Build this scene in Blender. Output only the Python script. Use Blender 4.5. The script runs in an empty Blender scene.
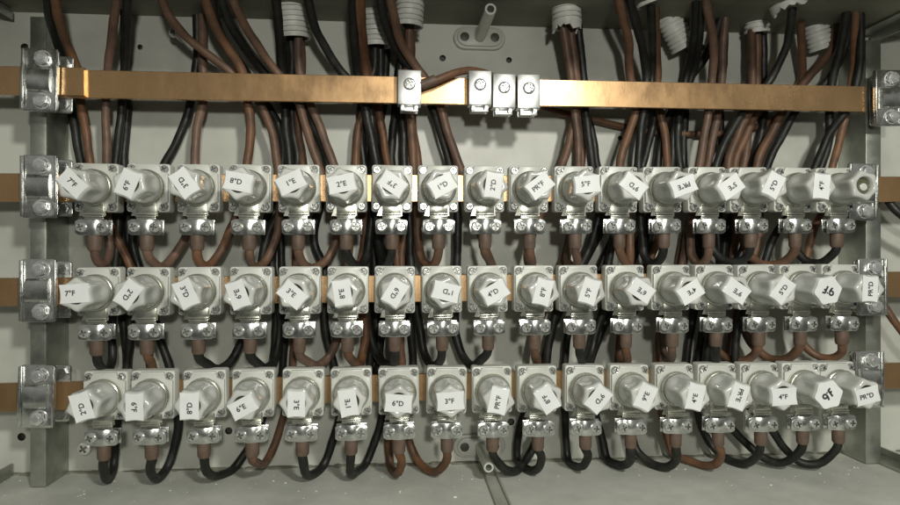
import bpy, bmesh, math, random
from mathutils import Vector, Matrix
random.seed(7)
S = bpy.context.scene
C = S.collection
PI = math.pi
MM = 0.001
# ------------------------------------------------------------------ camera and measuring
D0 = 0.65                      # distance of the fuse holders' front plates
YAW = 0.0815
F = 650.0
ZC = 0.24                      # camera height
cT, sT = math.cos(YAW), math.sin(YAW)
def at(u, v, y=0.0):
    """world point for photo position (u, v) at y millimetres behind the front plates"""
    D = D0 + y * MM
    t = (u - 450.0) / F
    X = D * (t * cT + sT) / (cT - t * sT)
    zc = D * cT + X * sT
    return Vector((X, D, ZC + (252.5 - v) * zc / F))

cam_d = bpy.data.cameras.new('camera'); cam = bpy.data.objects.new('camera', cam_d); C.objects.link(cam)
cam.location = (0, 0, ZC); cam.rotation_euler = (PI / 2, 0, -YAW)
cam_d.sensor_width = 36; cam_d.lens = F / 900 * 36; cam_d.clip_start = 0.01; cam_d.clip_end = 50
S.camera = cam

# ------------------------------------------------------------------ materials
def mat(name, col, rough=.5, metal=0., var=0., vscale=40., coat=0., bump=0., bscale=300., rvar=0., col2=None, stretch=None, spec=.5, thr=(.35, .65), aniso=0., ovar=0.):
    m = bpy.data.materials.new(name); m.use_nodes = True
    nt = m.node_tree; b = nt.nodes['Principled BSDF']
    b.inputs['Base Color'].default_value = (*col, 1); b.inputs['Roughness'].default_value = rough
    b.inputs['Metallic'].default_value = metal; b.inputs['Coat Weight'].default_value = coat
    b.inputs['Coat Roughness'].default_value = .08; b.inputs['Specular IOR Level'].default_value = spec
    if aniso: b.inputs['Anisotropic'].default_value = aniso
    if not (var or bump or rvar or col2): return m
    tc = nt.nodes.new('ShaderNodeTexCoord'); mp = nt.nodes.new('ShaderNodeMapping')
    oi = nt.nodes.new('ShaderNodeObjectInfo')
    nt.links.new(tc.outputs['Object'], mp.inputs['Vector'])
    mul = nt.nodes.new('ShaderNodeVectorMath'); mul.operation = 'SCALE'; mul.inputs[0].default_value = (3.1, 1.7, 5.3)
    nt.links.new(oi.outputs['Random'], mul.inputs['Scale']); nt.links.new(mul.outputs[0], mp.inputs['Location'])
    if stretch: mp.inputs['Scale'].default_value = stretch
    def noise(sc, det=6):
        n = nt.nodes.new('ShaderNodeTexNoise'); n.inputs['Scale'].default_value = sc; n.inputs['Detail'].default_value = det
        n.inputs['Roughness'].default_value = .62
        nt.links.new(mp.outputs[0], n.inputs['Vector']); return n
    if var or col2:
        n = noise(vscale); r = nt.nodes.new('ShaderNodeMapRange')
        r.inputs['From Min'].default_value = thr[0]; r.inputs['From Max'].default_value = thr[1]
        nt.links.new(n.outputs['Fac'], r.inputs['Value'])
        mx = nt.nodes.new('ShaderNodeMix'); mx.data_type = 'RGBA'
        c2 = col2 or tuple(c * (1 - var) for c in col)
        mx.inputs['A'].default_value = (*col, 1); mx.inputs['B'].default_value = (*c2, 1)
        nt.links.new(r.outputs[0], mx.inputs['Factor']); nt.links.new(mx.outputs['Result'], b.inputs['Base Color'])
    if ovar:
        r = nt.nodes.new('ShaderNodeMapRange'); nt.links.new(oi.outputs['Random'], r.inputs['Value'])
        hs = nt.nodes.new('ShaderNodeHueSaturation'); r.inputs['To Min'].default_value = 1 - ovar; r.inputs['To Max'].default_value = 1 + ovar * .5
        r2 = nt.nodes.new('ShaderNodeMath'); r2.operation = 'FRACT'
        r3 = nt.nodes.new('ShaderNodeMath'); r3.operation = 'MULTIPLY'; r3.inputs[1].default_value = 17.3
        nt.links.new(oi.outputs['Random'], r3.inputs[0]); nt.links.new(r3.outputs[0], r2.inputs[0])
        r4 = nt.nodes.new('ShaderNodeMapRange'); r4.inputs['To Min'].default_value = .82; r4.inputs['To Max'].default_value = 1.15
        nt.links.new(r2.outputs[0], r4.inputs['Value'])
        src = b.inputs['Base Color'].links[0].from_socket
        nt.links.new(src, hs.inputs['Color']); nt.links.new(r.outputs[0], hs.inputs['Value']); nt.links.new(r4.outputs[0], hs.inputs['Saturation'])
        nt.links.new(hs.outputs[0], b.inputs['Base Color'])
    if rvar:
        n = noise(vscale * 1.7); r = nt.nodes.new('ShaderNodeMapRange')
        r.inputs['From Min'].default_value = .3; r.inputs['From Max'].default_value = .7
        r.inputs['To Min'].default_value = max(.02, rough - rvar); r.inputs['To Max'].default_value = rough + rvar
        nt.links.new(n.outputs['Fac'], r.inputs['Value']); nt.links.new(r.outputs[0], b.inputs['Roughness'])
    if bump:
        n = noise(bscale, 4); bp = nt.nodes.new('ShaderNodeBump'); bp.inputs['Strength'].default_value = bump; bp.inputs['Distance'].default_value = .001
        nt.links.new(n.outputs['Fac'], bp.inputs['Height']); nt.links.new(bp.outputs[0], b.inputs['Normal'])
    return m

M = dict(
    wall=mat('painted_sheet_metal', (.585, .59, .525), .42, var=.42, vscale=7, thr=(.42, .8), bump=.05, bscale=220, rvar=.08),
    floor=mat('dusty_floor_paint', (.64, .65, .585), .7, var=.30, vscale=18, bump=.15, bscale=260, thr=(.3, .75)),
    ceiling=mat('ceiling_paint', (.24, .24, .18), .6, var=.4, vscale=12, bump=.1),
    base=mat('moulded_plastic', (.63, .64, .585), .36, ovar=.10, var=.10, vscale=45, rvar=.06, bump=.03, bscale=500),
    porcelain=mat('glazed_porcelain', (.64, .65, .61), .17, ovar=.13, var=.10, vscale=60, coat=.35, bump=.04, bscale=140),
    dark_hole=mat('dark_recess', (.06, .06, .045), .5),
    recess=mat('fuse_window', (.10, .10, .06), .25),
    paper=mat('label_paper', (.86, .87, .86), .45, ovar=.05, var=.07, vscale=70, bump=.05, bscale=180),
    ink=mat('printed_ink', (.035, .035, .04), .5),
    zinc=mat('zinc_plated_steel', (.80, .81, .78), .25, .96, var=.3, vscale=70, rvar=.12, bump=.06, bscale=160),
    dull_zinc=mat('dull_galvanised_steel', (.50, .52, .46), .42, .9, var=.3, vscale=40, rvar=.1, bump=.05, bscale=200),
    nickel=mat('nickel_plated_brass', (.72, .72, .63), .26, .88, var=.2, vscale=60, rvar=.1, bump=.05, bscale=150),
    bright=mat('clean_screw', (.88, .88, .86), .3, .45, var=.1, vscale=90),
    clip=mat('bright_clip_steel', (.86, .87, .85), .33, .93, var=.08, vscale=60, rvar=.04),
    tube=mat('smooth_tube_steel', (.66, .67, .61), .38, .6, var=.12, vscale=40),
    screw=mat('bright_screw', (.86, .87, .85), .22, .72, var=.2, vscale=120, rvar=.1, bump=.12, bscale=420),
    screw_slot=mat('screw_slot', (.30, .30, .27), .4, .7),
    copper=mat('aged_copper', (.55, .345, .175), .28, .78, col2=(.43, .265, .135), thr=(.38, .80), vscale=22, rvar=.07, bump=.03, bscale=420, stretch=(1.5, 1, .8)),
    black=mat('black_insulation', (.015, .015, .013), .48, spec=.35, var=.45, vscale=60, rvar=.12, bump=.14, bscale=260, col2=(.04, .04, .034), thr=(.48, .8), ovar=.2),
    brown=mat('brown_insulation', (.19, .10, .057), .5, spec=.35, vscale=55, rvar=.1, bump=.14, bscale=260, ovar=.22, col2=(.10, .06, .04)),
    sleeve=mat('brown_shrink_sleeve', (.145, .098, .07), .55, var=.3, vscale=120, bump=.1, bscale=300),
    conduit=mat('off_white_conduit', (.78, .78, .72), .45, var=.25, vscale=35),
    crumb=mat('plaster_crumb', (.75, .75, .68), .8),
    steel_rail=mat('painted_rail', (.47, .48, .41), .4, var=.25, vscale=30, rvar=.1),
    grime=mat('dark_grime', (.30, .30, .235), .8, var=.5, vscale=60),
)
# ------------------------------------------------------------------ mesh helpers
class MB:
    """collects shapes (millimetres unless told otherwise) and links them as one mesh object"""
    def __init__(self): self.bm = bmesh.new(); self.mi = 0
    def _mark(self, faces):
        for f in faces: f.material_index = self.mi
    def box(self, x0, x1, y0, y1, z0, z1, bev=0., seg=2):
        r = bmesh.ops.create_cube(self.bm, size=1.0)
        vs = r['verts']
        for v in vs:
            v.co = Vector((x0 if v.co.x < 0 else x1, y0 if v.co.y < 0 else y1, z0 if v.co.z < 0 else z1))
        fs = set(f for v in vs for f in v.link_faces)
        if bev > 0:
            es = list(set(e for v in vs for e in v.link_edges))
            r = bmesh.ops.bevel(self.bm, geom=es, offset=bev, segments=seg, affect='EDGES', profile=.5)
            fs = set(r['faces']) | set(f for v in r['verts'] for f in v.link_faces)
        self._mark(fs); return self
    def prism(self, pts, y0, y1, bev=0., hole=None):
        """closed outline pts [(x, z)] extruded from y0 (front) to y1, front edge bevelled"""
        bm = self.bm
        n = len(pts)
        rings = []
        if bev > 0:
            cx = sum(p[0] for p in pts) / n; cz = sum(p[1] for p in pts) / n
            def sh(k):
                out = []
                for i in range(n):
                    a, b, c = Vector(pts[i - 1]), Vector(pts[i]), Vector(pts[(i + 1) % n])
                    d1 = (b - a); d2 = (c - b)
                    nrm = Vector((-(d1.y), d1.x)).normalized() + Vector((-(d2.y), d2.x)).normalized()
                    if nrm.length < 1e-6: nrm = Vector((cx, cz)) - b
                    nrm.normalize()
                    if nrm.dot(Vector((cx, cz)) - b) < 0: nrm = -nrm
                    out.append(b + nrm * k)
                return out
            rings.append([bm.verts.new((p[0], y0, p[1])) for p in sh(bev)])
            rings.append([bm.verts.new((p[0], y0 + bev * .3, p[1])) for p in sh(bev * .3)])
            rings.append([bm.verts.new((p[0], y0 + bev, p[1])) for p in pts])
        else:
            rings.append([bm.verts.new((p[0], y0, p[1])) for p in pts])
        rings.append([bm.verts.new((p[0], y1, p[1])) for p in pts])
        fs = [bm.faces.new(rings[0]), bm.faces.new(list(reversed(rings[-1])))]
        for a, b in zip(rings, rings[1:]):
            for i in range(n):
                j = (i + 1) % n
                fs.append(bm.faces.new((a[j], a[i], b[i], b[j])))
        self._mark(fs); return self
    def lathe(self, prof, n=32, c=(0, 0), fn=None, cap0=True, cap1=True):
        """profile [(y, r)] turned about the y axis; fn(theta, y, r) may change r"""
        bm = self.bm; rings = []
        for y, r in prof:
            if r <= 1e-6: rings.append([bm.verts.new((c[0], y, c[1]))]); continue
            ring = []
            for k in range(n):
                a = 2 * PI * k / n; rr = fn(a, y, r) if fn else r
                ring.append(bm.verts.new((c[0] + rr * math.cos(a), y, c[1] + rr * math.sin(a))))
            rings.append(ring)
        fs = []
        for a, b in zip(rings, rings[1:]):
            if len(a) == 1 and len(b) == 1: continue
            for i in range(n):
                j = (i + 1) % n
                if len(a) == 1: fs.append(bm.faces.new((a[0], b[i], b[j])))
                elif len(b) == 1: fs.append(bm.faces.new((a[j], a[i], b[0])))
                else: fs.append(bm.faces.new((a[j], a[i], b[i], b[j])))
        if cap0 and len(rings[0]) > 2: fs.append(bm.faces.new(rings[0]))
        if cap1 and len(rings[-1]) > 2: fs.append(bm.faces.new(list(reversed(rings[-1]))))
        self._mark(fs); return self
    def tube(self, pts, r, n=10, rfn=None, caps=True):
        """round rod along pts (any unit), parallel frames"""
        bm = self.bm; rings = []
        pts = [Vector(p) for p in pts]
        t = (pts[1] - pts[0]).normalized()
        up = t.orthogonal().normalized()
        L = 0
        for i, p in enumerate(pts):
            if i == 0: t2 = (pts[1] - pts[0])
            elif i == len(pts) - 1: t2 = (pts[-1] - pts[-2])
            else: t2 = pts[i + 1] - pts[i - 1]; 
            if i: L += (p - pts[i - 1]).length
            t2.normalize()
            up = (up - t2 * up.dot(t2)).normalized()
            s = t2.cross(up)
            rr = rfn(L, i) if rfn else r
            rings.append([bm.verts.new(p + (up * math.cos(2 * PI * k / n) + s * math.sin(2 * PI * k / n)) * rr) for k in range(n)])
        fs = []
        for a, b in zip(rings, rings[1:]):
            for i in range(n):
                j = (i + 1) % n
                fs.append(bm.faces.new((a[i], a[j], b[j], b[i])))
        if caps:
            fs.append(bm.faces.new(list(reversed(rings[0])))); fs.append(bm.faces.new(rings[-1]))
        self._mark(fs); return self
    def build(self, name, mats, parent=None, scale=MM, loc=None, origin=None, sharp=38):
        bm = self.bm
        if scale != 1: bmesh.ops.scale(bm, vec=(scale,) * 3, verts=bm.verts)
        if origin is not None: bmesh.ops.translate(bm, vec=-Vector(origin), verts=bm.verts)
        bmesh.ops.recalc_face_normals(bm, faces=bm.faces)
        for f in bm.faces: f.smooth = True
        lim = math.radians(sharp)
        for e in bm.edges:
            if len(e.link_faces) == 2 and e.calc_face_angle(0) > lim: e.smooth = False
        me = bpy.data.meshes.new(name); bm.to_mesh(me); bm.free()
        for m in (mats if isinstance(mats, (list, tuple)) else [mats]): me.materials.append(m)
        o = bpy.data.objects.new(name, me); C.objects.link(o)
        if parent: o.parent = parent
        if origin is not None: o.location = origin
        if loc is not None: o.location = loc
        return o
def tag(o, label=None, cat=None, group=None, kind=None):
    if label: o['label'] = label
    if cat: o['category'] = cat
    if group: o['group'] = group
    if kind: o['kind'] = kind
    return o
def thing(name, label, cat, loc, group=None):
    o = bpy.data.objects.new(name, None); C.objects.link(o); o.location = loc; o.empty_display_size = .01
    return tag(o, label, cat, group)
def kids(o): return [k for k in KIDS.get(o.name, [])]
KIDS = {}
def part(o, parent):
    KIDS.setdefault(parent.name, []).append(o); o.parent = parent; return o
def copy_tree(o, parent=None):
    c = o.copy(); C.objects.link(c)
    if parent: part(c, parent)
    for k in list(kids(o)): copy_tree(k, c)
    return c
def rrect(w, h, r, n=5, cx=0, cz=0):
    out = []
    for qx, qz, a0 in ((1, 1, 0), (-1, 1, 90), (-1, -1, 180), (1, -1, 270)):
        for k in range(n + 1):
            a = math.radians(a0 + 90 * k / n)
            out.append((cx + qx * (w / 2 - r) + r * math.cos(a), cz + qz * (h / 2 - r) + r * math.sin(a)))
    return out
def smooth_path(P, step=.004):
    """chord-length Hermite curve through the points"""
    P = [Vector(p) for p in P]
    n = len(P); d = [max((P[i + 1] - P[i]).length, 1e-6) for i in range(n - 1)]
    T = []
    for i in range(n):
        if i == 0: T.append((P[1] - P[0]) / d[0])
        elif i == n - 1: T.append((P[-1] - P[-2]) / d[-1])
        else:
            a = (P[i] - P[i - 1]) / d[i - 1]; b = (P[i + 1] - P[i]) / d[i]
            T.append((a * d[i] + b * d[i - 1]) / (d[i] + d[i - 1]))
    out = []
    for i in range(n - 1):
        k = max(2, int(d[i] / step))
        for j in range(k):
            s = j / k; s2 = s * s; s3 = s2 * s
            out.append((2 * s3 - 3 * s2 + 1) * P[i] + (s3 - 2 * s2 + s) * d[i] * T[i] + (-2 * s3 + 3 * s2) * P[i + 1] + (s3 - s2) * d[i] * T[i + 1])
    out.append(P[-1]); return out

# ------------------------------------------------------------------ the setting: the cabinet's inside
WY = 80.0                                             # wall, mm behind the front plates
WD = D0 + WY * MM
FZ = ZC - .2365; TZ = ZC + .257; LIP = .478
def wall():
    bm = bmesh.new()
    x0, x1, z0, z1 = -.95, 1.25, FZ - .02, TZ + .02
    edges = []
    def loop(pts):
        vs = [bm.verts.new(p) for p in pts]
        es = [bm.edges.new((vs[i], vs[(i + 1) % len(vs)])) for i in range(len(vs))]
        edges.extend(es); return vs
    loop([(x0, WD, z0), (x1, WD, z0), (x1, WD, z1), (x0, WD, z1)])
    hl = []
    for u, v, r in ((442.6, 58, 3.3), (509, 60, 3.0), (24.5, 47, 3.6), (21.5, 437, 3.8), (228.7, 431, 3.6), (511, 422, 3.6), (702, 47, 3.2), (140, 47, 2.6), (620, 138, 2.4), (836, 452, 2.5)):
        c = at(u, v, WY)
        hl.append(loop([(c.x + r * 1.12 * MM * math.cos(2 * PI * k / 20), WD, c.z + r * 1.12 * MM * math.sin(2 * PI * k / 20)) for k in range(20)]))
    bmesh.ops.triangle_fill(bm, edges=edges, use_beauty=True)
    for l in hl:
        b = [bm.verts.new(v.co + Vector((0, .007, 0))) for v in l]
        for i in range(20):
            f = bm.faces.new((l[i], l[(i + 1) % 20], b[(i + 1) % 20], b[i])); f.material_index = 1
        bm.faces.new(b).material_index = 1
    me = bpy.data.meshes.new('back_wall'); bm.to_mesh(me); bm.free()
    me.materials.append(M['wall']); me.materials.append(M['dark_hole'])
    o = bpy.data.objects.new('back_wall', me); C.objects.link(o); tag(o, kind='structure')
wall()
b = MB(); b.box(-.95, 1.25, LIP, WD - .0005, FZ - .004, FZ, .0); tag(b.build('floor', M['floor'], scale=1), kind='structure')
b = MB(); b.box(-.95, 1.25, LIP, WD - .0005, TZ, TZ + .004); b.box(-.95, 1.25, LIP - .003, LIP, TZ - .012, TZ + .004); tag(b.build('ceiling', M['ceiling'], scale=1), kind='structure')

# crumbs of plaster and dust lying on the floor
b = MB()
for i in range(230):
    u = random.uniform(-10, 910); d = .612 + .112 * random.random() ** .7
    x = (u - 397) / 650 * d; s = random.choice((.4, .5, .6, .8, 1.2)) * MM * random.uniform(.6, 1.2)
    if random.random() < .06: s *= 1.6
    c = Vector((x, d, FZ + s * .35))
    r = bmesh.ops.create_icosphere(b.bm, subdivisions=1, radius=s)
    for v in r['verts']: v.co = c + Vector((v.co.x * random.uniform(.6, 1.4), v.co.y * random.uniform(.6, 1.5), v.co.z * random.uniform(.3, .6)))
tag(b.build('debris', M['crumb'], scale=1, sharp=15), 'pale plaster crumbs scattered over the dusty cabinet floor', 'debris', kind='stuff')
# ragged dust line where the wall meets the floor
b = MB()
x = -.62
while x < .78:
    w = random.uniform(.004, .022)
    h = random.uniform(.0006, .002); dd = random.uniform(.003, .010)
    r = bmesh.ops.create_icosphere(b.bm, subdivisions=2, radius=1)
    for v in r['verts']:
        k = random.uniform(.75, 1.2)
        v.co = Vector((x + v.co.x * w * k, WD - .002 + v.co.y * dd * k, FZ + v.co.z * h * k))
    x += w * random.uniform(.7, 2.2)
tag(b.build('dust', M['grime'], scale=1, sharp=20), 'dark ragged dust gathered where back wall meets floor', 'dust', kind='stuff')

# ------------------------------------------------------------------ posts and rails
def post(u0, u1, lab):
    a, c = at(u0, 250, 34), at(u1, 250, 34)
    w = (c.x - a.x)
    b = MB()
    x0, x1 = a.x, c.x; y0 = D0 + .034; y1 = WD - .001
    t = .002
    b.box(x0, x1, y0, y0 + t, FZ + .001, TZ - .02, .0006)
    b.box(x0, x0 + t, y0 + t, y1, FZ + .001, TZ - .02)
    b.box(x1 - t, x1, y0 + t, y1, FZ + .001, TZ - .02)
    o = b.build('support_post', M['dull_zinc'], scale=1, origin=((x0 + x1) / 2, D0 + .05, FZ))
    tag(o, lab, 'post', 'upright posts carrying the busbars')
post(30, 46, 'dull galvanised upright post behind the four clamps without fuse caps over them')
post(866, 881, 'dull galvanised upright post behind the clamps that the labelled caps overlap')

def rail(x, zbase, up, lab, y0=.42, w=.012, h=.015):
    b = MB(); s = 1 if up else -1
    zs = sorted((zbase + s * .0004, zbase + s * .0024)); b.box(x - w, x, y0, WD - .012, zs[0], zs[1], .0004)
    zs = sorted((zbase + s * .0024, zbase + s * h)); b.box(x, x + .0022, y0, WD - .012, zs[0], zs[1], .0005)
    tag(b.build('angle_rail', M['dull_zinc'], scale=1, origin=(x, y0, zbase)), lab, 'rail', 'angle rails along the cabinet sides')
rail(-.404, FZ, True, 'galvanised angle rail running along the floor beside the post with bare clamps')
rail(-.404, TZ, False, 'galvanised angle rail under the dark ceiling near the brown and black cable pair', h=.012)
rail(.556, FZ, True, 'pale angle rail on the floor beyond the overlapped post', w=.02, h=.012)
rail(.553, TZ, False, 'angle rail under the ceiling beyond the bent end of the top copper bar', w=.02, h=.012)

b = MB()
for x in (.0915, .1040):
    b.box(x, x + .0022, .42, .716, FZ + .0003, FZ + .0032, .0005)
b.box(.0937, .1040, .42, .716, FZ + .0003, FZ + .0008)
tag(b.build('floor_channel', M['steel_rail'], scale=1, origin=(.098, .42, FZ)), 'shallow channel of two thin ridges crossing the floor under the lower tube', 'channel')

c = at(866, 436, 66); b = MB()
b.prism([(-5, -13), (5, -13), (5, 9), (3.5, 12.5), (0, 13.5), (-3.5, 12.5), (-5, 9)], -1.2, 1.2, .4)
b.box(-5, 5, 1.3, 12.5, -13, -11, .3)
o = b.build('mounting_tab', M['conduit'], loc=(c.x, c.y, FZ + .0135)); tag(o, 'small upright white tab with rounded top standing at the foot of the post', 'tab')

# ------------------------------------------------------------------ screws
def cross_head(b, c, r, y0, th, rot=0., slot_mi=1, n=20, dome=.25):
    """pan head with a real cross recess: front at y0, back at y0 + th"""
    bm = b.bm
    w, l = r * .17, r * .62
    cr = [(l, -w), (l, w), (w, w), (w, l), (-w, l), (-w, w), (-l, w), (-l, -w), (-w, -w), (-w, -l), (w, -l), (w, -w)]
    ca, sa = math.cos(rot), math.sin(rot)
    cr = [(p[0] * ca - p[1] * sa, p[0] * sa + p[1] * ca) for p in cr]
    def P(x, z, y): return bm.verts.new((c[0] + x, y, c[1] + z))
    top = [P(r * .74 * math.cos(2 * PI * k / n), r * .74 * math.sin(2 * PI * k / n), y0) for k in range(n)]
    mid = [P(r * .95 * math.cos(2 * PI * k / n), r * .95 * math.sin(2 * PI * k / n), y0 + th * dome) for k in range(n)]
    sid = [P(r * math.cos(2 * PI * k / n), r * math.sin(2 * PI * k / n), y0 + th * .55) for k in range(n)]
    bot = [P(r * math.cos(2 * PI * k / n), r * math.sin(2 * PI * k / n), y0 + th) for k in range(n)]
    inn = [P(x, z, y0) for x, z in cr]; low = [P(x * .8, z * .8, y0 + th * .7) for x, z in cr]
    for a, q in ((top, mid), (mid, sid), (sid, bot)):
        for i in range(n):
            bm.faces.new((a[i], a[(i + 1) % n], q[(i + 1) % n], q[i])).material_index = b.mi
    es = []
    for l_ in (top, inn):
        for i in range(len(l_)):
            e = bm.edges.get((l_[i], l_[(i + 1) % len(l_)])) or bm.edges.new((l_[i], l_[(i + 1) % len(l_)]))
            es.append(e)
    r_ = bmesh.ops.triangle_fill(bm, edges=es, use_beauty=True)
    for g in r_['geom']:
        if isinstance(g, bmesh.types.BMFace): g.material_index = b.mi
    for i in range(12):
        bm.faces.new((inn[i], inn[(i + 1) % 12], low[(i + 1) % 12], low[i])).material_index = slot_mi
    bm.faces.new(low).material_index = slot_mi

# ------------------------------------------------------------------ fuse holder prototype (mm; x right, y away, z up)
def make_holder():
    root = thing('fuse_holder', None, 'fuse holder', (0, 0, 0), 'porcelain fuse holders in three rows')
    # base: back block, stepped front plate with screw pockets
    b = MB()
    b.prism(rrect(40.5, 47, 2.6), 4.2, 17.4, .7)
    w, h, q = 19.3, 22.6, 8.4
    out = []
    for sx, sz, order in ((1, 1, 1), (-1, 1, -1), (-1, -1, 1), (1, -1, -1)):
        cxx, czz = sx * 14.6, sz * 17.6
        arc = []
        # concave pocket round each corner screw
        for k in range(7):
            a = k / 6 * PI / 2
            arc.append((sx * (w - q + 0) + sx * q * (1 - math.sin(a)) * 0 + sx * (q - q * math.sin(a)), sz * (h - q) + sz * (q - q * math.cos(a))))
        if order < 0: arc.reverse()
        out += arc
    b.prism(out, .6, 5.0, .55)
    # round boss under the collar
    b.lathe([(-1.2, 0), (-1.2, 17.4), (-.6, 18.0), (.7, 18.0)], 40, (0, -.5))
    base = part(b.build('base', M['base']), root)
    for k, (sx, sz) in enumerate(((1, 1), (-1, 1), (-1, -1), (1, -1))):
        b = MB(); b.mi = 0
        cross_head(b, (0, 0), 4.1, .4, 3.8, rot=.5 + k * .7)
        part(b.build('screw', [M['screw'], M['screw_slot']], loc=Vector((sx * 15.3, 0, sz * 18.1)) * MM), base)
    # bright threaded collar
    b = MB()
    b.lathe([(-1.3, 19.6), (-2.4, 19.6), (-3.0, 19.0), (-3.8, 19.2), (-4.4, 19.5), (-5.6, 19.7), (-6.6, 19.3), (-7.0, 18.6), (-6.6, 17.6), (-1.3, 16.4)], 48, (0, -.5), cap0=False, cap1=False)
    part(b.build('collar', M['nickel']), root).scale = (.895, 1, .895)
    # fluted porcelain cap
    def fl(a, y, r):
        k = max(0., min(1., (-y - 12) / 11.)); k = k * k * (3 - 2 * k)
        if r < 11.5: return r
        k *= .75 + .25 * min(1, (42 + y) / 12.)
        return r - 4.1 * k * (math.sqrt(math.cos(3 * a) ** 2 + .045) - .2)
    b = MB()
    b.lathe([(-4.6, 16.2), (-6.4, 17.0), (-8.5, 17.4), (-11, 17.5), (-13, 17.5), (-15, 17.5), (-17, 17.5), (-20, 17.5), (-23, 17.5), (-27, 17.5), (-32, 17.5), (-36, 17.45), (-39, 17.2), (-40.7, 16.6), (-41.6, 15.7), (-42.0, 14.6), (-42.1, 13.2), (-42.1, 10.3), (-41.6, 9.6), (-36.5, 9.2)], 72, (0, 0), fl, cap0=False, cap1=False)
    cap = part(b.build('cap', M['porcelain'], sharp=50, loc=(0, 0, -.0005)), root)
    b = MB(); b.lathe([(-36.8, 0), (-36.8, 9.6)], 24, cap0=False, cap1=False); b.lathe([(-38.2, 0), (-38.2, 2.6), (-37.6, 3.4), (-36.6, 3.4)], 16, (1.5, -2.), cap1=False)
    b.mi = 1; b.lathe([(-38.6, 0), (-38.6, 3.2), (-38.2, 4.0), (-36.9, 4.2)], 20, (.9, -1.6), cap0=False, cap1=False)
    part(b.build('fuse_window', [M['recess'], M['porcelain']]), cap)
    # contact strip stepping down to the terminal
    b = MB()
    for y0, y1, z0, z1, w in ((-1.9, -.1, -26.0, -15.5, 9.2), (-3.4, -1.9, -26.8, -25.2, 9.4), (-3.0, -1.4, -29.0, -27.3, 9.4), (-1.4, .2, -31.6, -27.2, 9.0)):
        b.box(-w, w, y0, y1, z0, z1, .35)
    b.prism([(-14.5, -27.6), (-12, -20.5), (-10, -18), (10, -18), (10.6, -27.6)], .05, .55, .0)
    part(b.build('contact_strip', M['nickel']), root)
    # terminal clamp: saddle plate, back plate, two screws
    b = MB()
    pl = []
    for k in range(13):
        x = -15.6 + 31.2 * k / 12
        pl.append((x, -4.6 - 2.6 * max(0, 1 - (x / 6.2) ** 2) ** .5 if abs(x) < 6.2 else -4.6))
    bm = b.bm
    t_ = 1.7
    for (x, y) in []: pass
    rows = []
    for z, off in ((-46.2, 0), (-45.6, -.5), (-31.6, -.5), (-31.0, 0)):
        rows.append([(x, y + off * .6 + .3, -38.6 + (z + 38.6) * (.74 if abs(x) > 15 else .97 if abs(x) > 12.5 else 1)) for x, y in pl])
    vf = [[bm.verts.new(p) for p in r] for r in rows]
    vb = [[bm.verts.new((p[0], p[1] + t_, p[2])) for p in r] for r in rows]
    for g, rev in ((vf, False), (vb, True)):
        for a, q in zip(g, g[1:]):
            for i in range(12): bm.faces.new((a[i], a[i + 1], q[i + 1], q[i]))
    for a, q in ((vf[0], vb[0]), (vf[-1], vb[-1])):
        for i in range(12): bm.faces.new((a[i], a[i + 1], q[i + 1], q[i]))
    for s in (0, 12):
        for i in range(3): bm.faces.new((vf[i][s], vf[i + 1][s], vb[i + 1][s], vb[i][s]))
    b.box(-15.2, 15.2, 3.4, 5.4, -46, -31.2, .4)
    for s in (-1, 1): b.box(s * 11 - 2, s * 11 + 2, -2.5, 3.4, -41, -36)
    clamp = part(b.build('terminal_clamp', M['zinc']), root)
    for k, s in enumerate((-1, 1)):
        b = MB(); cross_head(b, (0, 0), 5.1, -8.3, 4.0, rot=.35 + 1.1 * k, n=24)
        part(b.build('terminal_screw', [M['screw'], M['screw_slot']], loc=Vector((s * 9.6, 0, -38.6)) * MM), clamp)
    return root, cap

STAR = lambda k: [(( (16.4 - 2.6 * math.sqrt(math.cos(3 * a) ** 2 + .03)) * k) * math.cos(a), ((16.4 - 2.6 * math.sqrt(math.cos(3 * a) ** 2 + .03)) * k) * math.sin(a)) for a in [2 * PI * i / 48 for i in range(48)]]
def text_mesh(txt, size):
    cu = bpy.data.curves.new('lettering', 'FONT'); cu.body = txt; cu.size = size
    cu.align_x = 'CENTER'; cu.align_y = 'CENTER'; cu.extrude = .00004; cu.offset = size * .022
    t = bpy.data.objects.new('tmp', cu)
    me = bpy.data.meshes.new_from_object(t)
    bpy.data.objects.remove(t)
    for v in me.vertices:
        x, y, z = v.co; v.co = (x, -z, y)
    return me
def ribbon(b, pts, w, y):
    b.tube([(x, y, z) for x, z in pts], w / 2, 8)
def hand_text(b):
    # marker strokes: a nine, a tick and an F
    nine = [(-3.2 + 2.3 * math.cos(a), 1.4 + 2.2 * math.sin(a)) for a in [math.radians(d) for d in range(10, 380, 25)]]
    ribbon(b, nine, 2.1, 0); ribbon(b, [(-.9, 1.6), (-1.3, -1.6), (-2.6, -4.4)], 2.2, 0)
    ribbon(b, [(1.2, 3.6), (1.0, 2.0)], 1.8, 0)
    ribbon(b, [(3.6, 3.9), (3.5, 0), (3.1, -4.2)], 2.2, 0); ribbon(b, [(3.3, 3.7), (6.9, 4.1)], 2.1, 0); ribbon(b, [(3.4, .3), (6.1, .7)], 2.1, 0)

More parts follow.
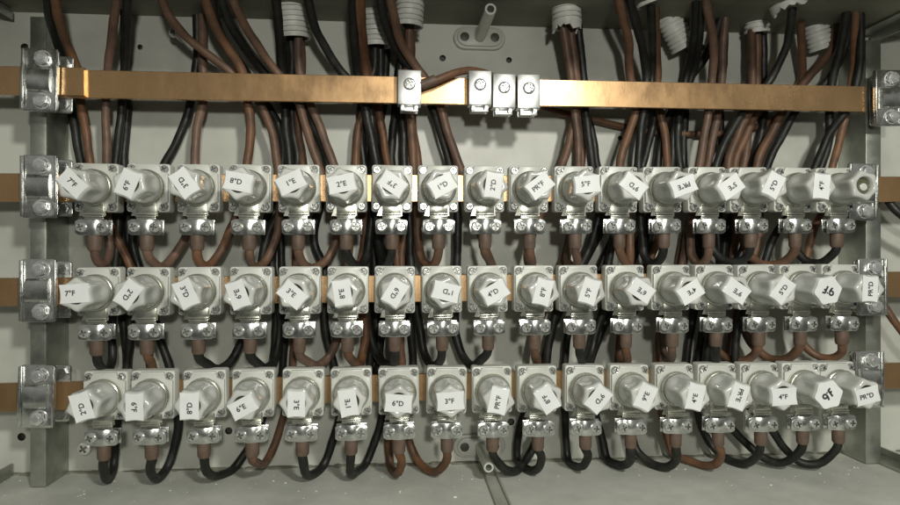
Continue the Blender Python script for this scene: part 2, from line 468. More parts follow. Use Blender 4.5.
ROWS = [
    ('top row', [('7°F', 92.4, -43), ('6°F', 145, 68), ('3°D', 195.7, 125), ('8°D', 248, -10), ('1°E', 297.5, 25), ('2°E', 345.6, 11), ('3°F', 392, 147),
                 ('1°D', 438.8, 29), ('2°D', 485.5, 82), ('PR°F', 530.5, 39), ('5°F', 576.5, 5), ('9°D', 621, 144), ('PR°E', 665.8, 200), ('5°E', 711, 214),
                 ('5°D', 753, 62), ('4°F', 798, 86), (None, 840, 12)]),
    ('middle row', [('7°F', 94.5, 3), ('2°D', 145, 235), ('3°D', 197, -66), ('6°E', 249, 110), ('3°E', 298.7, -41), ('8°E', 347.2, 99), ('6°D', 394.8, 239),
                    ('1°D', 442.4, 165), ('4°D', 488.8, 28), ('8°F', 535.5, 76), ('5°F', 580.5, 72), ('6°E', 627.6, 146), ('4°E', 674, 211), ('9°E', 718, 146),
                    ('5°D', 761, 52), ('HAND', 803, 158), ('PR°D', 845, 88)]),
    ('bottom row', [('2°D', 101.6, 107), ('6°F', 149.8, -89), ('8°D', 202.4, 89), ('6°E', 251.3, 29), ('3°E', 301.8, -90), ('1°E', 350.8, 98), ('6°D', 398.8, -5),
                    ('3°F', 447.3, 4), ('PR°F', 493.2, 78), ('8°F', 539, 121), ('9°D', 586.8, 231), ('9°E', 632.2, 66), ('4°E', 677.5, 77), ('PR°E', 720.5, -108),
                    ('4°F', 763.4, 3), ('HAND', 805.5, 42), ('PR°D', 841.5, 12)]),
]
VB = [lambda u: 187.2 + (u - 92) * 2.3 / 750, lambda u: 292 - (u - 92) * 5.3 / 750, lambda u: 396.6 - (u - 100) * 11.4 / 740]
def tilt_word(a):
    a = (a + 180) % 360 - 180
    if abs(a) < 15: return 'level label'
    if 15 <= a < 60: return 'label rising gently'
    if 60 <= a < 115: return 'label reading upward'
    if -60 < a <= -15: return 'label sloping downward'
    if -120 < a <= -60: return 'label reading downward'
    return 'upside-down label'
proto, proto_cap = make_holder()
HOLD = []                          # (row, idx) -> world origin
INFO = {}
first = True
PLAIN = {}
for ri, (rn, lst) in enumerate(ROWS):
    for hi in range(len(lst)):
        PLAIN[(ri, hi)] = proto if first else copy_tree(proto)
        first = False
for ri, (rn, lst) in enumerate(ROWS):
    for hi, (txt, u, ang) in enumerate(lst):
        p = at(u, 252, -4.5); vb = VB[ri](u)
        p = Vector((p.x, D0, at(u, vb, 0).z))
        o = PLAIN[(ri, hi)]
        o.location = p
        o.rotation_euler = (random.uniform(-.012, .012), random.uniform(-.018, .018), random.uniform(-.012, .012))
        name = {None: None, 'HAND': 'handwritten 9F'}.get(txt, txt.replace('°', '') if txt else '')
        if txt is None: lab = 'porcelain fuse holder with a bare unlabelled cap showing its round recess, top row'
        elif txt == 'HAND': lab = 'porcelain fuse holder with thick handwritten black marker 9F, ' + ('upside down, ' if ri == 1 else 'slanting, ') + rn
        else: lab = 'porcelain fuse holder marked %s, %s, %s' % (name, tilt_word(ang), rn)
        o['label'] = lab
        INFO[(ri, hi)] = (p, (name or 'unlabelled') + (' upside down' if (ri, hi) == (1, 11) else ''), rn)
        cap = [k for k in kids(o) if k.name.startswith('cap')][0]
        a = math.radians(ang)
        cap.scale = (.92, 1, .92)
        cap.rotation_euler = (random.uniform(-.02, .02), -a, random.uniform(-.02, .02))
        if txt is None: continue
        # the paper label across the cap's face
        b = MB()
        ox, oz = random.uniform(-.4, .4), random.choice((-1, 1)) * random.uniform(.5, 1.5)
        if txt == 'HAND':
            b.prism(STAR(1.0), -42.55, -42.2, 0)
        else:
            L, W = random.uniform(13.2, 14.3), random.uniform(8.6, 9.3)
            nx, nz = 12, 6; bm = b.bm
            bend = random.uniform(-.3, .5); twist = random.uniform(-.3, .3)
            gv = []
            for layer in (0, .18):
                g = []
                for i in range(nx + 1):
                    col = []
                    for j in range(nz + 1):
                        zz = -1 + 2 * j / nz; xx = -1 + 2 * i / nx
                        end = 1 - .075 * (1 - zz * zz) * abs(xx) ** 3
                        lift = bend * max(0, abs(xx) - .72) ** 1.5 * 2.2 + twist * xx * zz * .4
                        col.append(bm.verts.new((xx * L * end + ox, -42.5 + layer + max(lift, -.12), zz * W + oz)))
                    g.append(col)
                gv.append(g)
            for g in gv:
                for i in range(nx):
                    for j in range(nz): bm.faces.new((g[i][j], g[i + 1][j], g[i + 1][j + 1], g[i][j + 1]))
            rim = [(i, 0) for i in range(nx)] + [(nx, j) for j in range(nz)] + [(i, nz) for i in range(nx, 0, -1)] + [(0, j) for j in range(nz, 0, -1)]
            for k in range(len(rim)):
                (i, j), (i2, j2) = rim[k], rim[(k + 1) % len(rim)]
                bm.faces.new((gv[0][i][j], gv[0][i2][j2], gv[1][i2][j2], gv[1][i][j]))
        lab_o = b.build('paper_label', M['paper'])
        part(lab_o, cap)
        if txt == 'HAND':
            b = MB(); hand_text(b)
            for v in b.bm.verts: v.co.y *= .12
            t = b.build('lettering', M['ink'], loc=(0, -.0426, 0))
            for v in t.data.vertices: v.co.x -= .0012
        else:
            me = text_mesh(txt, .0071)
            me.materials.append(M['ink'])
            t = bpy.data.objects.new('lettering', me); C.objects.link(t)
            t.location = ((ox + random.uniform(-2.5, 1.) if ri != 1 or hi else ox - 4) * MM, -.04275, (oz + random.uniform(-.6, .6)) * MM)
        # lettering is a sub-part of the holder beside its label
        part(t, cap)

# ------------------------------------------------------------------ copper busbars
BARH = 27.6
def bar_obj(path, name, lab, h=BARH, t=5.0):
    """flat bar swept along world points of its front centre line"""
    b = MB(); bm = b.bm
    P = [Vector(p) for p in path]; rings = []
    for i, p in enumerate(P):
        d = (P[min(i + 1, len(P) - 1)] - P[max(i - 1, 0)]).normalized()
        nrm = Vector((-d.y, d.x, 0)).normalized()           # away from the camera
        up = Vector((0, 0, 1)); up = (up - d * up.dot(d)).normalized()
        hh = h / 2 * MM; c = .5 * MM; tt = t * MM
        prof = [(0, -hh + c), (0, hh - c), (c, hh), (tt - c, hh), (tt, hh - c), (tt, -hh + c), (tt - c, -hh), (c, -hh)]
        rings.append([bm.verts.new(p + nrm * a + up * q) for a, q in prof])
    for a, q in zip(rings, rings[1:]):
        for i in range(8): bm.faces.new((a[i], a[(i + 1) % 8], q[(i + 1) % 8], q[i]))
    bm.faces.new(rings[0]); bm.faces.new(list(reversed(rings[-1])))
    o = b.build(name, M['copper'], scale=1, origin=P[0], sharp=30)
    return tag(o, lab, 'busbar', 'flat copper busbars')
def lin(u0, v0, u1, v1, y, n=24):
    a, c = at(u0, v0, y), at(u1, v1, y)
    return [a.lerp(c, i / n) for i in range(n + 1)]
top = lin(60, 83.2, 862, 98.7, 18)
e = top[-1]
top += [e + Vector((.004, .0008, 0)), e + Vector((.0075, .003, 0)), e + Vector((.0095, .0065, -.0)), e + Vector((.0105, .012, 0))]
bar_obj(top, 'busbar', 'long bare copper bar across the top carrying four bright clips')
bar_obj(lin(-60, 79, 84, 81.3, 14), 'busbar', 'short copper bar end lapped over the top bar at its clamp')
bar_obj(lin(-60, 187.2, 960, 189.3, 18), 'busbar', 'copper bar behind the top row of fuse holders')
bar_obj(lin(-60, 292.7, 960, 283.8, 18), 'busbar', 'copper bar behind the middle row of fuse holders')
bar_obj(lin(-60, 399.2, 960, 374.2, 18), 'busbar', 'copper bar behind the bottom row of fuse holders')

# ------------------------------------------------------------------ busbar clamps
def make_clamp():
    root = thing('busbar_clamp', None, 'clamp', (0, 0, 0), 'zinc clamps holding the busbars to the posts')
    b = MB()
    # plate with rolled side flanges; saddle raised over the bar
    b.prism(rrect(33, 61, 3.5), -1.0, 1.4, .6)
    b.box(-16.6, -13.8, -4.2, -1.0, -29.5, 29.5, .9)
    b.box(14.4, 16.6, -3.4, -1.0, -30, 30, .8)
    part(b.build('front_plate', M['zinc']), root)
    b = MB(); bm = b.bm
    n = 10; A, Bk = [], []
    for k in range(n + 1):
        a = PI * k / n
        z = 11.8 * math.cos(a) * (1.0 if abs(math.cos(a)) < .96 else 1); y = -1.0 - 5.2 * math.sin(a) ** .6
        A.append([bm.verts.new((x, y, z)) for x in (-10.5, -9.4, 9.4, 10.5)])
    for a, q in zip(A, A[1:]):
        for i in range(3): bm.faces.new((a[i], a[i + 1], q[i + 1], q[i]))
    bm.faces.new([r[0] for r in A]); bm.faces.new([r[-1] for r in A])
    part(b.build('saddle', M['zinc'], sharp=45), root)
    for s in (-1, 1):
        b = MB()
        b.lathe([(-2.2, 6.4), (-2.2, 8.0), (-1.0, 8.0)], 24, cap0=False)
        hx = [(6.6 * math.cos(PI / 3 * k + .3 * s), 6.6 * math.sin(PI / 3 * k + .3 * s)) for k in range(6)]
        b.prism(hx, -7.2, -2.2, .7); b.lathe([(-7.6, 0), (-7.6, 3.0), (-7.1, 3.6)], 16)
        part(b.build('bolt', M['screw'], loc=Vector((2.5, 0, 20.6 * s)) * MM), root)
    b = MB()
    b.prism(rrect(33, 56, 3, cx=7), 13.6, 16.0, .5)
    for s in (-1, 1): b.lathe([(1.4, 3.2), (13.6, 3.2)], 12, (2.5, 20.6 * s)); b.lathe([(9.6, 5.4), (13.6, 5.4)], 6, (16.5, 20.6 * s))
    part(b.build('back_plate', M['zinc']), root)
    return root
cl = make_clamp()
CL = [(40.5, 80, 'zinc clamp on the top copper bar beside the lapped joint', 0),
      (40, 186.5, 'zinc clamp beside the fuse holder marked 7F in the top row', 0), (39, 290.5, 'zinc clamp beside the fuse holder marked 7F in the middle row', 0),
      (37.5, 396.5, 'zinc clamp beside the fuse holder marked 2D in the bottom row', 0),
      (888, 98, 'zinc clamp beyond the bent end of the top copper bar', 6), (862, 192, 'zinc clamp behind the bare unlabelled fuse cap', -2),
      (871, 287, 'zinc clamp behind the PRD cap of the middle row', -2), (868, 379.5, 'zinc clamp behind the PRD cap of the bottom row', -2)]
for i, (u, v, lab, dy) in enumerate(CL):
    o = cl if i == 0 else copy_tree(cl)
    o.location = at(u, v, 9.5 + dy); o['label'] = lab
    o.rotation_euler = (0, random.uniform(-.03, .03), random.uniform(-.03, .03) + (PI if 0 else 0))

# ------------------------------------------------------------------ bright clips on the top bar
def make_clip():
    root = thing('terminal_clip', None, 'clip', (0, 0, 0), 'bright clips on the top busbar')
    b = MB()
    b.box(-11.8, 11.8, -2, 0, -17.5, 17.5, .9)                 # front
    b.box(-11.8, 11.8, 0, 21, 15.8, 17.5, .5)                   # top
    b.box(-11.8, 11.8, 0, 12.4, -17.5, -15.8, .5)                 # under
    b.box(-9, 9, 14.5, 16.0, -23, 15.6, .4)
    b.box(-8, 8, 5, 7, -23.5, -17.6, .4)
    b.box(-8.8, 8.8, -.6, 5, -23.6, -22.4, .3)
    b.box(-8.8, -5.2, -.5, .9, -22.4, -17.6, .3); b.box(4.6, 8.6, -.5, .9, -22.4, -17.6, .3)
    part(b.build('bracket', M['clip']), root)
    b = MB(); cross_head(b, (0, 0), 6.3, -4.6, 2.8, rot=.4, n=26)
    part(b.build('screw', [M['screw'], M['screw_slot']], loc=Vector((0, 0, 3)) * MM), root)
    return root
cp = make_clip()
for i, (u, v, lab) in enumerate(((409.5, 87.5, 'lone bright clip on the top bar with a brown wire beside it'), (480, 88, 'first of three touching bright clips, next to the brown wire'),
                                  (504, 91, 'middle one of three touching bright clips on the top bar'), (528.5, 91.5, 'last of three touching bright clips, next to bare glowing copper'))):
    o = cp if i == 0 else copy_tree(cp)
    o.location = at(u, v, 5.0 + (0, 0, .4, .2)[i]); o['label'] = lab
    o.rotation_euler = (random.uniform(-.006, .006), random.uniform(-.015, .015), random.uniform(-.012, .012))
    sc = [k for k in kids(o) if k.name.startswith('screw')][0]; sc.rotation_euler = (0, random.uniform(0, 1.5), 0)

# ------------------------------------------------------------------ cables
K, B = 'black', 'brown'
CAB = {
 (0, 0): (B, 40, [(94,250),(98,262),(105,264),(109,255)], [(108,235),(107,200),(107,165),(106,130),(108,65),(113,30),(118,-12)], None),
 (0, 1): (B, 45, [(147,250),(153,262),(162,267),(172,258)], [(186,236),(193,200),(195,165),(197,130),(203,97),(203,60),(202,15)], 50),
 (0, 2): (B, 36, [(197,252),(201,264),(208,266),(216,258)], [(231,230),(243,200),(247,165),(251,130),(247,100),(240,66),(226,45),(212,20),(202,-12)], None),
 (0, 3): (B, 42, [(249,252),(252,264),(258,267),(265,262)], [(275,240),(280,210),(277,165),(271,130),(258,100),(228,70),(205,52),(185,35),(168,14),(158,-12)], None),
 (0, 4): (B, 36, [(299,252),(304,264),(313,268),(324,262)], [(336,240),(330,200),(318,165),(307,130),(297,100),(275,70),(258,46),(245,26),(234,2),(230,-12)], None),
 (0, 5): (K, 50, [(350,252),(353,264),(360,267),(366,258)], [(370,235),(372,200),(374,165),(372,130),(368,100),(358,75),(354,40),(353,-12)], None),
 (0, 6): (K, 40, [(392,252),(388,264),(383,263),(380,250)], [(377,235),(378,200),(376,165),(369,125),(361,95),(340,70),(326,48),(314,25),(306,-12)], None),
 (0, 7): (B, 46, [(438,252),(434,264),(427,265),(421,255)], [(418,235),(417,200),(414,165),(411,130),(408,95),(408,60),(410,20)], 20),
 (0, 8): (B, 40, [(485,250),(489,260),(492,266),(488,256)], [(481,235),(470,200),(459,165),(447,130),(437,98),(416,66),(402,45),(392,8),(389,-12)], None),
 (0, 9): (B, 42, [(532,250),(532,262),(530,267),(528,255)], [(532,235),(548,200),(562,165),(572,130),(578,100),(575,70),(570,22)], 25),
 (0, 10): (B, 36, [(578,250),(578,262),(574,267),(568,262)], [(571,240),(576,200),(578,165),(577,130),(574,105),(571,80),(566,45),(562,18)], 22),
 (0, 11): (B, 38, [(622,250),(625,262),(628,267),(630,255)], [(630,235),(622,200),(620,165),(628,135),(636,108),(630,75),(628,40),(620,5),(618,-12)], None),
 (0, 12): (K, 34, [(665,250),(660,260),(652,264),(645,257)], [(642,238),(640,200),(638,165),(641,130),(645,100),(646,78),(641,40),(631,5),(628,-12)], None),
 (0, 13): (B, 34, [(709,250),(705,261),(699,264),(693,257)], [(691,235),(695,200),(700,165),(705,130),(709,108),(712,82),(713,40),(707,5),(705,-12)], None),
 (0, 14): (K, 38, [(752,250),(747,257),(735,262),(722,259),(713,250)], [(708,235),(712,200),(716,165),(732,130),(748,105),(769,82),(785,50),(793,2)], -5),
 (0, 15): (B, 44, [(794,249),(788,259),(775,265),(760,263),(750,256)], [(742,235),(735,200),(728,165),(740,130),(751,105),(752,80),(752,30)], 50),
 (0, 16): (K, 40, [(836,249),(830,257),(820,263),(808,262),(799,254)], [(795,238),(805,200),(822,165),(829,140),(829,112),(832,84),(840,50),(848,3)], 0),
 (1, 0): (K, 55, [(97,354),(101,367),(107,371),(112,362)], [(112,335),(113,300),(116,260),(118,235),(117,200),(116,165),(119,130),(123,97),(125,65),(128,-12)], None),
 (1, 1): (B, 52, [(149,352),(151,362),(152,371),(150,362)], [(147,330),(140,290),(115,235),(97,200),(90,165),(86,130),(80,97),(74,62),(62,30),(52,-12)], None),
 (1, 2): (K, 56, [(202,354),(209,365),(219,369),(230,362)], [(243,338),(255,300),(262,260),(268,235),(285,200),(290,165),(286,130),(284,100),(281,60),(276,-12)], None),
 (1, 3): (K, 66, [(253,352),(258,364),(266,368),(274,362)], [(278,345),(278,300),(272,260),(275,235),(290,200),(297,165),(293,125),(292,100),(292,72),(291,32)], 45),
 (1, 4): (B, 48, [(303,350),(308,362),(316,366),(325,361)], [(338,338),(345,300),(348,260),(350,235),(345,200),(334,165),(321,130),(310,103),(300,72),(298,32)], 42),
 (1, 5): (B, 58, [(352,352),(355,363),(360,365),(363,355)], [(366,335),(360,300),(362,260),(365,235),(360,200),(356,165),(358,130),(368,100),(366,75),(359,32),(356,-12)], None),
 (1, 6): (K, 62, [(397,352),(394,363),(386,365),(377,355)], [(371,335),(366,300),(367,260),(366,235),(368,200),(364,165),(361,130),(362,100),(374,70),(375,40)], 55),
 (1, 7): (K, 54, [(443,350),(439,362),(432,366),(426,357)], [(421,335),(415,300),(411,260),(410,235),(408,200),(404,165),(403,130),(401,100),(400,70),(404,20)], 22),
 (1, 8): (K, 50, [(486,349),(480,361),(472,366),(463,357)], [(456,335),(456,300),(457,260),(458,235),(456,200),(450,165),(440,130),(429,100),(408,66),(394,45),(382,8),(379,-12)], None),
 (1, 9): (B, 58, [(536,347),(537,357),(537,364),(535,355)], [(536,335),(548,300),(562,265),(568,240),(576,210),(581,165),(582,130),(579,100),(575,70),(571,20)], 30),
 (1, 10): (K, 50, [(581,349),(582,360),(586,366),(590,355)], [(597,330),(606,300),(608,265),(613,240),(620,210),(638,165),(642,130),(650,100),(652,78),(652,40),(651,4)], 0),
 (1, 11): (B, 54, [(627,347),(627,358),(625,366),(620,358)], [(621,335),(635,300),(650,260),(660,235),(666,200),(667,165),(664,130),(658,100),(657,60),(655,4)], 4),
 (1, 12): (B, 48, [(674,347),(672,357),(667,361),(663,352)], [(662,335),(672,300),(684,260),(688,235),(700,200),(708,165),(714,130),(719,108),(722,82),(723,40),(727,8)], 30),
 (1, 13): (K, 58, [(716,349),(716,362),(714,368),(710,355)], [(708,330),(705,300),(705,260),(706,235),(690,200),(680,165),(678,130),(681,100),(687,75),(693,40),(697,-12)], None),
 (1, 14): (B, 60, [(760,347),(753,356),(741,361),(727,358),(716,350)], [(708,335),(715,300),(732,260),(736,235),(735,200),(735,165),(748,130),(757,105),(757,80),(757,30)], 52),
 (1, 15): (B, 52, [(799,345),(793,355),(782,360),(768,358),(755,348)], [(745,330),(745,300),(752,262),(760,235),(758,200),(757,165),(773,130),(786,105),(808,78),(832,46),(838,20)], 40),
 (1, 16): (B, 38, [(845,344),(841,353),(832,358),(820,357),(808,349)], [(800,335),(798,300),(806,262),(812,235),(826,200),(833,165),(842,130),(848,105),(852,80),(856,5)], 0),
 (2, 0): (K, 66, [(103,463),(105,475),(109,479),(113,470)], [(115,440),(122,400),(127,365),(130,335),(130,300),(126,260),(121,235),(105,200),(82,165),(75,130),(70,98),(62,58),(51,20),(46,-12)], None),
 (2, 1): (K, 62, [(150,463),(152,475),(159,480),(166,470)], [(176,440),(178,405),(170,370),(159,335),(150,300),(138,265),(133,235),(145,200),(164,166),(181,132),(190,105),(196,70),(197,15)], 48),
 (2, 2): (K, 68, [(204,463),(209,474),(220,479),(233,470)], [(247,450),(262,420),(268,390),(274,350),(276,300),(270,260),(265,235),(272,200),(283,165),(280,130),(262,97),(245,70),(226,44),(215,15),(210,-12)], None),
 (2, 3): (B, 64, [(253,452),(258,463),(264,464),(270,455)], [(278,435),(288,400),(292,370),(294,345),(295,300),(296,265),(297,235),(305,200),(304,165),(298,130),(299,100),(302,72),(300,32)], 52),
 (2, 4): (K, 60, [(303,462),(306,474),(313,478),(322,468)], [(333,440),(341,400),(335,370),(325,330),(325,300),(324,270),(314,240),(320,205),(328,165),(315,130),(303,103),(281,88),(262,70),(245,48),(228,18),(218,-12)], None),
 (2, 5): (K, 70, [(350,462),(351,474),(357,478),(365,468)], [(377,435),(384,400),(382,370),(378,345),(375,300),(374,260),(374,235),(385,200),(384,165),(380,130),(379,100),(381,70),(380,40)], 58),
 (2, 6): (B, 62, [(401,458),(399,472),(395,477),(391,470)], [(388,440),(393,400),(394,370),(394,345),(396,300),(397,265),(396,235),(395,200),(388,165),(382,130),(376,100),(369,75),(363,40),(361,-12)], None),
 (2, 7): (B, 64, [(447,456),(443,466),(435,472),(425,468),(416,458)], [(409,440),(404,400),(402,370),(400,300),(401,265),(404,240),(420,200),(419,165),(413,130),(411,100),(411,65),(411,20)], 26),
 (2, 8): (K, 46, [(495,453),(500,464),(508,471),(518,470),(527,458)], [(537,440),(545,405),(546,370),(550,340),(560,300),(580,268),(592,240),(600,205),(592,165),(588,130),(585,105),(583,75),(578,22)], 30),
 (2, 9): (K, 66, [(541,454),(539,467),(531,477),(522,474),(518,462)], [(518,435),(530,400),(541,370),(549,340),(565,300),(585,262),(599,235),(610,205),(597,165),(590,125),(583,105),(578,75),(574,22)], 36),
 (2, 10): (K, 64, [(588,452),(584,465),(576,471),(569,463)], [(566,435),(564,400),(565,365),(568,335),(585,300),(602,262),(612,240),(630,205),(642,168),(652,130),(656,100),(655,70),(652,8)], 10),
 (2, 11): (K, 66, [(632,448),(628,463),(618,471),(608,466)], [(602,440),(592,400),(590,362),(600,335),(615,300),(632,262),(642,235),(655,200),(658,165),(663,130),(674,105),(690,78),(708,52),(724,10)], 25),
 (2, 12): (K, 62, [(681,448),(676,460),(665,468),(650,464),(638,452)], [(630,430),(622,400),(618,362),(625,330),(640,300),(648,262),(650,235),(665,200),(672,165),(674,130),(680,105),(692,75),(699,35),(702,-12)], None),
 (2, 13): (B, 66, [(721,450),(717,463),(705,471),(690,467),(677,456)], [(665,430),(660,400),(658,362),(660,330),(672,300),(680,262),(685,235),(700,205),(727,165),(745,130),(765,105),(801,80),(802,50),(800,22)], 20),
 (2, 14): (K, 68, [(760,447),(755,458),(743,464),(728,460),(714,448)], [(703,430),(695,400),(698,362),(702,335),(710,300),(722,262),(726,235),(740,200),(752,165),(762,130),(764,100),(764,75),(763,32)], 54),
 (2, 15): (K, 46, [(800,445),(794,457),(780,463),(764,458),(748,445)], [(731,428),(710,400),(706,362),(710,335),(725,300),(738,262),(748,235),(760,200),(768,165),(785,130),(800,105),(826,82),(844,50),(851,3)], 4),
 (2, 16): (K, 29, [(836,443),(830,456),(818,464),(802,463),(786,450)], [(770,428),(745,400),(735,362),(737,335),(750,300),(765,262),(775,235),(800,200),(816,165),(827,138),(850,104),(857,80),(861,45),(860,1)], 4),
}
def cable_obj(pts, col, lab, r=4.55, group='cables feeding the fuse holders', name='cable'):
    P = smooth_path(pts)
    q = [random.uniform(0, 6.28) for _ in range(4)]; L = 0
    for i in range(len(P)):
        k = min(1, i / 8.)
        L += .004
        P[i] = P[i] + Vector((math.sin(L * 75 + q[0]) + .6 * math.sin(L * 190 + q[1]), 0, 0)) * .00035 * k
    r0 = r * MM * random.uniform(.93, 1.05)
    b = MB(); b.tube(P, r0, 12, rfn=lambda l, i: r0 * (1 + .03 * math.sin(l * 110 + q[2]) + .02 * math.sin(l * 300 + q[3])))
    o = b.build(name, M[col], scale=1, origin=pts[0], sharp=60)
    return tag(o, lab, 'cable', group)
for (ri, hi), (col, Y, loop, up, ytop) in CAB.items():
    p, nm, rn = INFO[(ri, hi)]
    term = p + Vector((0, .0005, -.0405)); end = p + Vector((0, .0005, -.0615))
    pts = [term, term.lerp(end, .5), term.lerp(end, .85), end]
    n = len(loop)
    for i, (u, v) in enumerate(loop):
        k = (i + .55) / (n + .3)
        if i == 0: u = None
        k = k * k * (3 - 2 * k)
        y = Y * k * .96
        if u is None:
            q = at(loop[0][0], loop[0][1], y); q.x = q.x * .75 + end.x * .25
            if (end - q).length < .004 or q.z > end.z - .003: continue
        else: q = at(u, v, y)
        q.z = max(q.z, FZ + .0052)
        pts.append(q)
    for (u, v) in up:
        y = Y
        if v < 78:
            k = min(1, (78 - v) / 85.); yt = -16 if ytop is None else ytop
            y = Y + (yt - Y) * k
            if ytop is None and v > 50: y = max(y, 28 if v > 62 else 20)
        pts.append(at(u, v, y))
    who = ('the unlabelled fuse holder' if nm == 'unlabelled' else 'the fuse holder marked ' + nm)
    o = cable_obj(pts, col, '%s cable looping up into %s in the %s' % (col, who, rn))
    # brown sleeve on the stripped end, just under the terminal clamp
    b = MB()
    q = [end + (term - end) * t for t in (0.02, .12, .5, .75)]
    w = random.uniform(6.0, 6.6)
    b.tube(q, 1, 14, rfn=lambda L, i: MM * w * (.84, 1.0, 1.03, 1.05)[i])
    part(b.build('sleeve', M['sleeve'], scale=1, origin=pts[0]), o).location = (0, 0, 0)

# the loose wires
pts = [at(417, 86, 8), at(428, 82.5, 7), at(438, 79.5, 6), at(450, 74.5, 8), at(462, 71, 14), at(476, 71, 26), at(492, 76, 34), at(515, 92, 48), at(545, 107.5, 62), at(590, 119, 72), at(630, 128, 73), at(665, 133, 73), at(700, 134, 73), at(740, 131, 73), at(775, 118, 73), at(790, 100, 73)]
o = cable_obj(pts, 'brown', 'brown wire bridging from the lone clip over to and behind the three touching clips', 3.9, None, 'jumper_wire')
b = MB(); b.tube([at(421, 85.2, 7.6), at(427, 82.8, 7.0), at(436, 79.7, 6.1)], 5.3 * MM, 12)
part(b.build('sleeve', M['sleeve'], scale=1, origin=pts[0]), o).location = (0, 0, 0)
cable_obj([at(872, 186, 40), at(884, 196, 30), at(893, 207, 24), at(903, 216, 20), at(930, 232, 18)], 'black', 'black cable passing behind the overlapped post just under the top row bar', 4.2, None)
cable_obj([at(874, 290, 40), at(884, 306, 30), at(892, 318, 24), at(903, 333, 20), at(925, 360, 18)], 'brown', 'brown cable passing behind the overlapped post just under the middle row bar', 4.2, None)

# spare cables hanging behind the rows, their ends hidden by the bottom holders
SPARE = [
 ([(372, 60), (374, 100), (381, 130), (374, 165), (371, 235), (373, 300), (371, 345), (367, 395)], K, 74, 'black cable hanging behind the rows just beside the 6D fuse holder of the middle row'),
 ([(386, 60), (384, 100), (370, 165), (384, 235), (386, 300), (380, 345), (376, 395)], K, 74, 'black cable hanging close against the wall behind the 6D fuse holder of the middle row'),
 ([(284, 60), (288, 100), (286, 165), (281, 235), (283, 300), (284, 345), (280, 400)], K, 74, 'black cable hanging behind the 3E fuse holder of the middle row'),
 ([(690, 60), (686, 100), (684, 165), (699, 235), (696, 300), (688, 345), (683, 395)], K, 74, 'black cable hanging between the 4E and 9E fuse holders of the middle row'),
 ([(724, 60), (720, 100), (722, 165), (718, 235), (722, 300), (712, 345), (706, 395)], K, 74, 'black cable hanging behind the 9E fuse holder of the middle row'),
 ([(758, 60), (752, 100), (744, 165), (732, 235), (740, 300), (730, 345), (724, 395)], B, 74, 'dark brown cable hanging between the 9E and 5D fuse holders of the middle row'),
 ([(400, 60), (396, 100), (392, 165), (405, 235), (408, 300), (412, 345), (414, 395)], K, 74, 'black cable hanging between the 6D and 1D fuse holders of the middle row'),
 ([(125, 60), (127, 100), (124, 165), (128, 235), (122, 300), (126, 345), (128, 395)], K, 74, 'black cable hanging between the 7F and 2D fuse holders of the middle row'),
]
for pp, col, Y, lab in SPARE:
    pts = [at(pp[0][0], 8, Y - 8)] + [at(u, v, Y) for u, v in pp]
    cable_obj(pts, col, lab, 4.6, 'cables hanging behind the rows')
# ------------------------------------------------------------------ corrugated conduits
def conduit(u, v, y, r, u0, v0, lab, torn=False):
    e = at(u, v, y); t = at(u0, v0, y - 4)
    d = (t - e).normalized(); L = (t - e).length + .03
    b = MB()
    n = int(L / .00055); P = [e + d * (L * i / n) for i in range(n + 1)]
    rr = r * MM
    def rf(l, i):
        ph = (l / .0052) % 1
        return rr * (1.0 if ph < .72 else .87) * (1 + .012 * math.sin(l * 400))
    b.tube(P, rr, 28, rfn=rf, caps=False)
    # inside skin
    b.tube([e + d * .0004, e + d * L * .5, e + d * L], rr * .84, 28, caps=False)
    bm = b.bm
    bm.verts.ensure_lookup_table()
    o1 = [bm.verts[i] for i in range(28)]; s = (n + 1) * 28
    o2 = [bm.verts[s + i] for i in range(28)]
    if torn:
        for i in range(28):
            k = abs(math.sin(i * 1.7)) * .005 + (.004 if i % 9 < 3 else 0)
            kk = -d * k + Vector((random.uniform(-1, 1), random.uniform(-1, 1), 0)) * .0012
            o1[i].co += kk; o2[i].co += kk
    for i in range(28):
        j = (i + 1) % 28
        try: bm.faces.new((o1[i], o1[j], o2[j], o2[i]))
        except ValueError: pass
    o = b.build('conduit', M['conduit'], scale=1, origin=e, sharp=50)
    tag(o, lab, 'conduit', 'corrugated conduits in the ceiling')
conduit(294, 39, 48, 17.5, 291, 0, 'shadowed grey corrugated conduit with two cables, beside a thick black cable')
conduit(376, 47, 55, 16, 374, 5, 'shadowed corrugated conduit behind crossing black and brown cables')
conduit(409, 27, 20, 14.5, 411, -20, 'bright corrugated conduit just above the lone clip')
conduit(567, 24, 26, 15.5, 565, -20, 'pale corrugated conduit with a torn ragged end', True)
conduit(652, 4, 4, 16, 640, -40, 'tilted white conduit beside the conduit with dark rings')
conduit(684, 48, 52, 14, 664, 8, 'shadowed tilted conduit with dark rings low against the wall')
conduit(727, 6, 24, 13, 730, -30, 'small shadowed conduit mouth above a brown and black cable crossing')
conduit(757, 33, 52, 13.5, 757, 8, 'short dark conduit mouth holding a dark brown and a black cable')
conduit(788, 3, -4, 18, 772, -40, 'wide white conduit tilted over the slanting black cable', True)
conduit(822, 49, 60, 13.5, 812, 12, 'dark ringed conduit half hidden by slanting cables')
conduit(853, 3, 2, 17.5, 838, -40, 'wide white conduit above the bent end of the top bar')
conduit(908, 12, 0, 18, 915, -30, 'white conduit rim at the very corner of the cabinet')

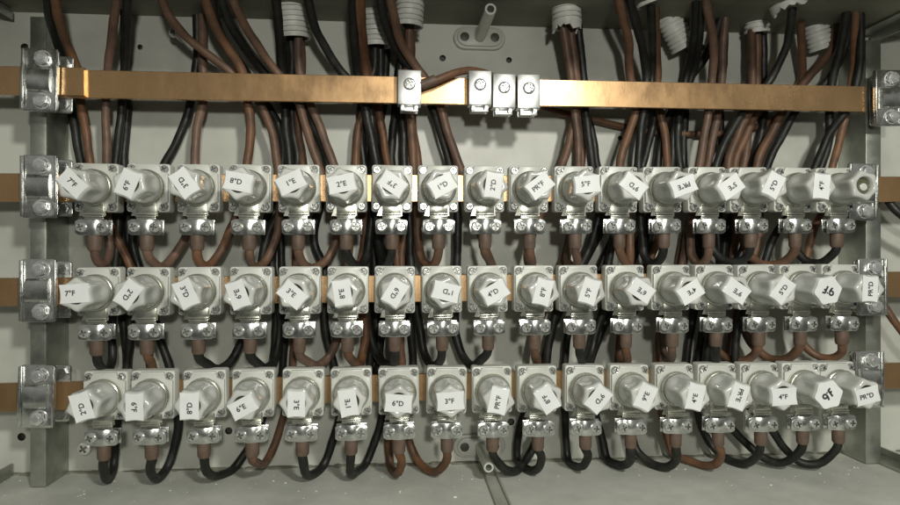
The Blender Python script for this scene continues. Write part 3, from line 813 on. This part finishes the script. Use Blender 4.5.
# ------------------------------------------------------------------ tube standoffs
def standoff(u, v, ue, ve, r, lab, flip=False):
    base = at(u, v, WY); e0 = at(ue, ve, 0)
    # distance of the tube end follows from where it lies on the line straight out of the wall
    D = WD * (ZC - base.z) / ((ve - 245.0) / F) / WD if False else None
    k = (245.0 - ve) / (245.0 - v); De = WD / k
    L = (WD - De) / MM
    root = thing('standoff', lab, 'standoff', (base.x, WD, base.z), 'tube standoffs on the back wall')
    b = MB()
    st = []
    for sx in (1, -1):
        for i in range(13):
            a = math.radians(-90 + 180 * i / 12) if sx > 0 else math.radians(90 + 180 * i / 12)
            st.append((sx * 16.5 + 13 * math.cos(a), 13 * math.sin(a)))
    b.prism(st, -5, -.1, 2.2)
    st2 = [(x * .86, z * .78) for x, z in st]
    b.prism(st2, -7.5, -5.02, 1.4)
    b.mi = 1
    for s in (-1, 1):
        b.lathe([(-7.75, 0), (-7.75, 4.6), (-7.45, 5.2)], 20, (s * 17, 0))
    part(b.build('mount', [M['wall'], M['dark_hole']]), root)
    b = MB()
    ri = r * .62
    b.lathe([(-7.4, r), (-L + .5, r), (-L, r - .5), (-L, ri), (-L + 14, ri), (-L + 14, 0)], 28, cap0=False, cap1=False)
    b.mi = 1; b.lathe([(-L + 13.5, 0), (-L + 13.5, ri * .99)], 20, cap0=False, cap1=False)
    part(b.build('tube', [M['tube'], M['dark_hole']]), root)
standoff(479, 39, 490.5, 9.5, 6.0, 'tube standoff on a two-hole base above the three clips')
standoff(479, 445, 492, 469, 5.3, 'tube standoff low on the wall above the floor channel')

# loose screws in the wall
def wall_screw(u, v, y, r, lab):
    p = at(u, v, y); b = MB(); cross_head(b, (0, 0), r, -3.5, 3.5, .6, n=26)
    b.lathe([(0, r * .45), ((WY - y) - .2, r * .45)], 14)
    o = b.build('wall_screw', [M['bright'], M['screw_slot']], loc=p); tag(o, lab, 'screw', 'screws in the back wall')
wall_screw(174, 32.5, 46, 5.2, 'bright cross-head screw standing off the wall beside a slanting brown cable')
wall_screw(84.5, 448.5, 70, 7.0, 'large bright screw low on the wall under the holder marked 2D')

# ------------------------------------------------------------------ light
w = bpy.data.worlds.new('World'); S.world = w; w.use_nodes = True
nt = w.node_tree; bg = nt.nodes['Background']
tc = nt.nodes.new('ShaderNodeTexCoord'); sx = nt.nodes.new('ShaderNodeSeparateXYZ'); rp = nt.nodes.new('ShaderNodeValToRGB')
nt.links.new(tc.outputs['Generated'], sx.inputs[0]); mr = nt.nodes.new('ShaderNodeMapRange')
mr.inputs['From Min'].default_value = -1; mr.inputs['From Max'].default_value = 1
nt.links.new(sx.outputs['Z'], mr.inputs['Value']); nt.links.new(mr.outputs[0], rp.inputs['Fac'])
rp.color_ramp.elements[0].color = (.20, .205, .175, 1); rp.color_ramp.elements[0].position = .40
rp.color_ramp.elements[1].color = (.94, .97, .88, 1); rp.color_ramp.elements[1].position = .64
nt.links.new(rp.outputs[0], bg.inputs['Color']); bg.inputs['Strength'].default_value = .21
def lamp(name, loc, power, size, col):
    l = bpy.data.lights.new(name, 'POINT'); l.energy = power; l.shadow_soft_size = size; l.color = col
    o = bpy.data.objects.new(name, l); C.objects.link(o); o.location = loc
lamp('ceiling_lamp', (.30, -.36, ZC + .43), 26.5, .045, (1., .99, .905))
lamp('second_lamp', (.07, -.36, ZC + .155), 12.5, .03, (1., .99, .91))
S.view_settings.view_transform = 'Standard'; S.view_settings.look = 'None'; S.view_settings.exposure = 0; S.view_settings.gamma = 1
S.cycles.max_bounces = 8
